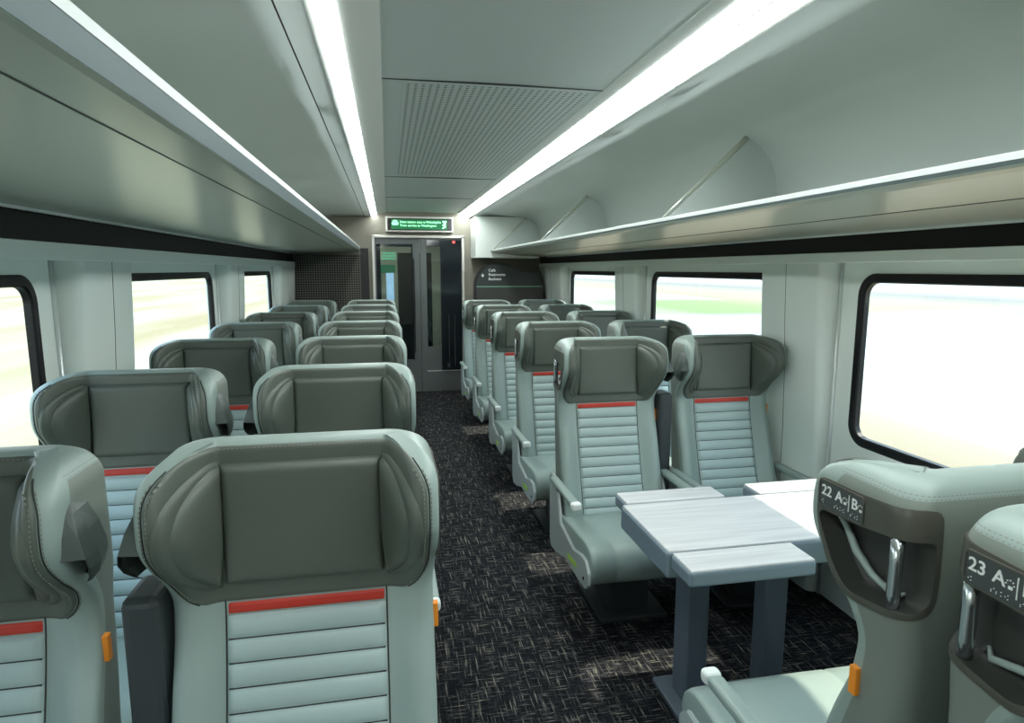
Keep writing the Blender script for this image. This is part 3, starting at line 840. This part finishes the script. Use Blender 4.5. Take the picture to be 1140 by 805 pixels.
bm = bmesh.new(); add_box(bm, .318, .336, YE+.010, YE+.022, .45, 1.985); add_box(bm, -.13, .336, YE+.010, YE+.022, 1.955, 1.99); add_box(bm, -.135, -.082, YE+.010, YE+.022, .3, 1.99)
from_bm('dark_gasket', bm, M['dglass'], dl)
bm = bmesh.new(); tube(bm, [(.347, YE-.005, .55), (.347, YE-.005, 1.80)], .008, 8); from_bm('door_handle', bm, M['black'], dl)
dr = struct(panel_with_holes('door_2', xs+.004, FX1-t, .01, FZ-t, .515, .70, .62, 1.96, YE+.02, .045, M['door']))
box('door_glass', .515, .70, YE+.038, YE+.044, .62, 1.96, M['door_glass'], dr)
bm = bmesh.new(); add_box(bm, .70, FX1-t-.002, YE+.008, YE+.021, .30, 2.045); add_box(bm, .515, .71, YE+.008, YE+.021, 1.965, 2.045)
g = from_bm('dark_glass_panel', bm, M['dglass'], dr); g['label'] = 'dark printed glass strip'
bm = bmesh.new()
for x in (.800, .875): tube(bm, [(x, YE-.02, .34), (x, YE-.02, 1.05)], .008, 10)
add_box(bm, .77, .81, YE-.025, YE+.01, .34, .40)
from_bm('door_handle', bm, M['chrome'], dr)
box('kick_plate', .50, FX1-t-.005, YE+.012, YE+.02, .285, .298, M['frame'], dr)
box('status_light', .865, .895, YE+.003, YE+.010, 2.005, 2.035, M['red_led'], dr)
# dark woven panel left of the door
struct(box('wall_bulkhead', -1.235, -.245, YE-.05, YE-.002, 0, 1.852, M['weave']))
struct(box('trim_20', -.330, -.232, YE-.06, YE-.052, 1.0, 1.93, M['black']))  # shade at the rack end, painted as a black strip
# passenger information display
e = empty('information_display', (.432, YE-.04, 2.239)); tag(e, 'green lit passenger information display above the end door', 'sign')
box('housing', -.436, .436, -.06, .036, -.098, .098, M['frame'], e, .004)
box('screen_border', -.412, .414, -.064, -.058, -.078, .073, M['screen_black'], e)
box('screen', -.365, .352, -.068, -.0645, -.066, .060, M['screen_green'], e)
text_obj('display_text', [('Next station stop is Philadelphia', .0405, -.255, .014), ('Train service to Washington', .0405, -.255, -.030)], M['screen_text'], e, lambda u, v, w: (u, -.0690-w, v))
bm = bmesh.new()
for i, (w_, z) in enumerate(((.05, .038), (.075, .020), (.09, .002), (.07, -.014))): add_box(bm, -.315-w_/2, -.315+w_/2, -.071, -.0685, z, z+.011)
for i, (xx, zz, ww) in enumerate(((.318, .028, .055), (.322, .006, .035), (.314, -.018, .045), (.322, -.042, .03), (.30, -.055, .018))): add_box(bm, xx-ww/2, xx+ww/2, -.071, -.0685, zz, zz+.017)
from_bm('display_icon', bm, M['screen_text'], e)

# information board / partition on the right
e = empty('wayfinding_partition', (1.56, 8.15, 0)); tag(e, 'dark grey round-cornered partition with white direction lettering at far right of aisle', 'partition')
def P2(x, z): return (x-1.56, z)
arc = [(1.10+.30-.30*math.cos(a), 1.46+.285*math.sin(a)) for a in [math.radians(9*k) for k in range(0, 10)]]
prof = arc+[(1.47, 1.744), (1.54, 1.728), (1.60, 1.700), (1.66, 1.672), (1.74, 1.655), (1.98, 1.642), (2.045, 1.30), (2.045, 0), (1.10, 0)]
bm = bmesh.new(); prism(bm, [P2(*p) for p in prof], 'Y', -.02, .03); from_bm('panel', bm, M['black'], e)
def shrink(p): return (p[0]+(.028 if p[0] < 1.2 else (-.022 if p[0] > 1.9 else .01)), p[1]-(.022 if p[1] > 1.5 else 0)+(.02 if p[1] == 0 else 0))
bm = bmesh.new(); prism(bm, [P2(*shrink(p)) for p in prof], 'Y', -.024, -.0195); from_bm('face', bm, M['board'], e)
box('green_line', -.43, .45, -.0265, -.0235, 1.432, 1.446, M['green_ink'], e)
box('lower_panel', -.43, .46, -.0260, -.0235, .2, 1.425, M['board2'], e)
text_obj('lettering', [('Café', .050, -.275, 1.632), ('Restrooms', .050, -.275, 1.578), ('Business', .050, -.275, 1.522)], M['white_ink'], e, lambda u, v, w: (u, -.0245-w, v))
bm = bmesh.new(); prism(bm, [(-.372, 1.586), (-.350, 1.556), (-.328, 1.586), (-.340, 1.586), (-.340, 1.602), (-.360, 1.602), (-.360, 1.586)], 'Y', -.026, -.0235); from_bm('arrow', bm, M['white_ink'], e)

# ------------------------------------------------------------------ vestibule beyond the door
VE = 11.4
bm = bmesh.new(); add_box(bm, -.75, -.70, YE+.1, VE, 0, 2.4); struct(from_bm('wall_vestibule_left', bm, M['wall']))
bm = bmesh.new(); add_box(bm, 1.40, 1.45, YE+.1, VE, 0, 2.4); struct(from_bm('wall_vestibule_right', bm, M['door']))
struct(box('ceiling_vestibule', -.75, 1.45, YE+.1, VE, 2.36, 2.42, M['ceil']))
bm = bmesh.new(); add_box(bm, -.75, .18, VE, VE+.06, 0, 2.42); add_box(bm, .78, 1.45, VE, VE+.06, 0, 2.42); add_box(bm, .18, .78, VE, VE+.06, 1.95, 2.42)
struct(from_bm('wall_vestibule_end', bm, plain('vestibule_cream', (.62, .58, .44), .5)))
struct(box('door_3', .18, .78, VE+.01, VE+.05, .02, 1.95, M['dglass']))
tag(box('vestibule_window', -.02, .11, VE-.015, VE-.003, .95, 1.62, emit('bright_vestibule_window', (.45, .68, .95), .9), None, .003), 'small bluish lit window glimpsed through the left door leaf', 'window')
tag(box('vestibule_sign', -.26, .14, VE-.03, VE-.005, 1.60, 1.74, emit('vestibule_green_sign', (.02, .16, .08), .6), None, .003), 'dark green band sign seen through the left door leaf', 'sign')
for i, z in enumerate((1.83, 1.88, 1.93)):
    tag(box('sign_bar', -.09+.01*i, .15, VE-.03, VE-.006, z, z+.028, emit(f'green_bar_{i}', (.20, .55, .36), .8), None, .002), ('lowest', 'middle', 'topmost')[i]+' of three pale green light bars seen through the left door leaf', 'light', 'green light bars in the vestibule')
tag(box('vestibule_lamp', -.27, -.17, VE-.05, VE-.005, 1.86, 1.96, M['vestlamp'], None, .01), 'small bright lamp seen at top of the left door glass', 'lamp')
tag(box('vestibule_fill_glow', .25, .45, 9.4, 10.6, 2.335, 2.358, emit('vest_fill_glow', (.9, 1, .95), 14), None, .003), 'added fill glow under the vestibule ceiling behind the end door', 'lamp')  # glowing panel added to brighten the dim vestibule
tag(box('equipment_cabinet', .86, 1.395, 9.6, 10.4, 0, 1.9, M['charcoal'], None, .01), 'dark equipment cabinet behind the right door leaf', 'cabinet')
struct(box('window_sky_shade', -1.35, 2.25, Y0-.1, VE+.1, 2.60, 2.66, M['ceil'])).name = 'roof'

# ------------------------------------------------------------------ outside
V = [(-400, -400, -1.0), (400, -400, -1.0), (400, 400, -1.0), (-400, 400, -1.0)]
struct(obj('ground', V, [(0, 1, 2, 3)], M['ground']))
sun = bpy.data.lights.new('sun', 'SUN'); sun.energy = 7.0; sun.angle = math.radians(1.0); sun.color = (1, .93, .78)
so = bpy.data.objects.new('sun', sun); C.objects.link(so)
el, az = math.radians(48), math.radians(-7)
d = Vector((-math.cos(el)*math.cos(az), math.cos(el)*math.sin(az), -math.sin(el)))
so.rotation_euler = d.to_track_quat('-Z', 'Y').to_euler(); so.location = (8, 3, 8)
wd = bpy.data.worlds.new('sky'); bpy.context.scene.world = wd; wd.use_nodes = True
nt = wd.node_tree; bg = nt.nodes['Background']
tc = nd(nt, 'ShaderNodeTexCoord'); sp = nd(nt, 'ShaderNodeSeparateXYZ'); nt.links.new(tc.outputs['Generated'], sp.inputs[0])
cr = nd(nt, 'ShaderNodeValToRGB'); e = cr.color_ramp.elements
e[0].position = 0; e[0].color = (.95, 1, .98, 1); e[1].position = .6; e[1].color = (.42, .68, .95, 1)
nt.links.new(sp.outputs['Z'], cr.inputs['Fac']); nt.links.new(cr.outputs[0], bg.inputs['Color'])
bg.inputs['Strength'].default_value = 3.6

# ------------------------------------------------------------------ camera
f, vx, vy, cx, cy = 700., 431., 300., 570., 402.5
a = Vector((vx-cx, -(vy-cy), -f)).normalized()            # world +Y seen from the camera
z = Vector((0, -a.z, a.y)).normalized(); x = a.cross(z)
R = Matrix((x, a, z))                                      # camera -> world
cam = bpy.data.cameras.new('camera'); co = bpy.data.objects.new('camera', cam); C.objects.link(co)
cam.sensor_width = 36; cam.lens = f/1140*36; cam.clip_start = .01; cam.clip_end = 2000
co.matrix_world = Matrix.Translation((0, 0, H)) @ R.to_4x4()
sc = bpy.context.scene; sc.camera = co
sc.view_settings.view_transform = 'Standard'; sc.view_settings.look = 'None'; sc.view_settings.gamma = 1; sc.view_settings.exposure = 0.1
sc.view_settings.use_curve_mapping = False
sc.cycles.use_denoising = True; sc.cycles.max_bounces = 10; sc.cycles.diffuse_bounces = 6; sc.cycles.sample_clamp_indirect = 6
sc.cycles.transparent_max_bounces = 16; sc.cycles.caustics_reflective = False; sc.cycles.caustics_refractive = False
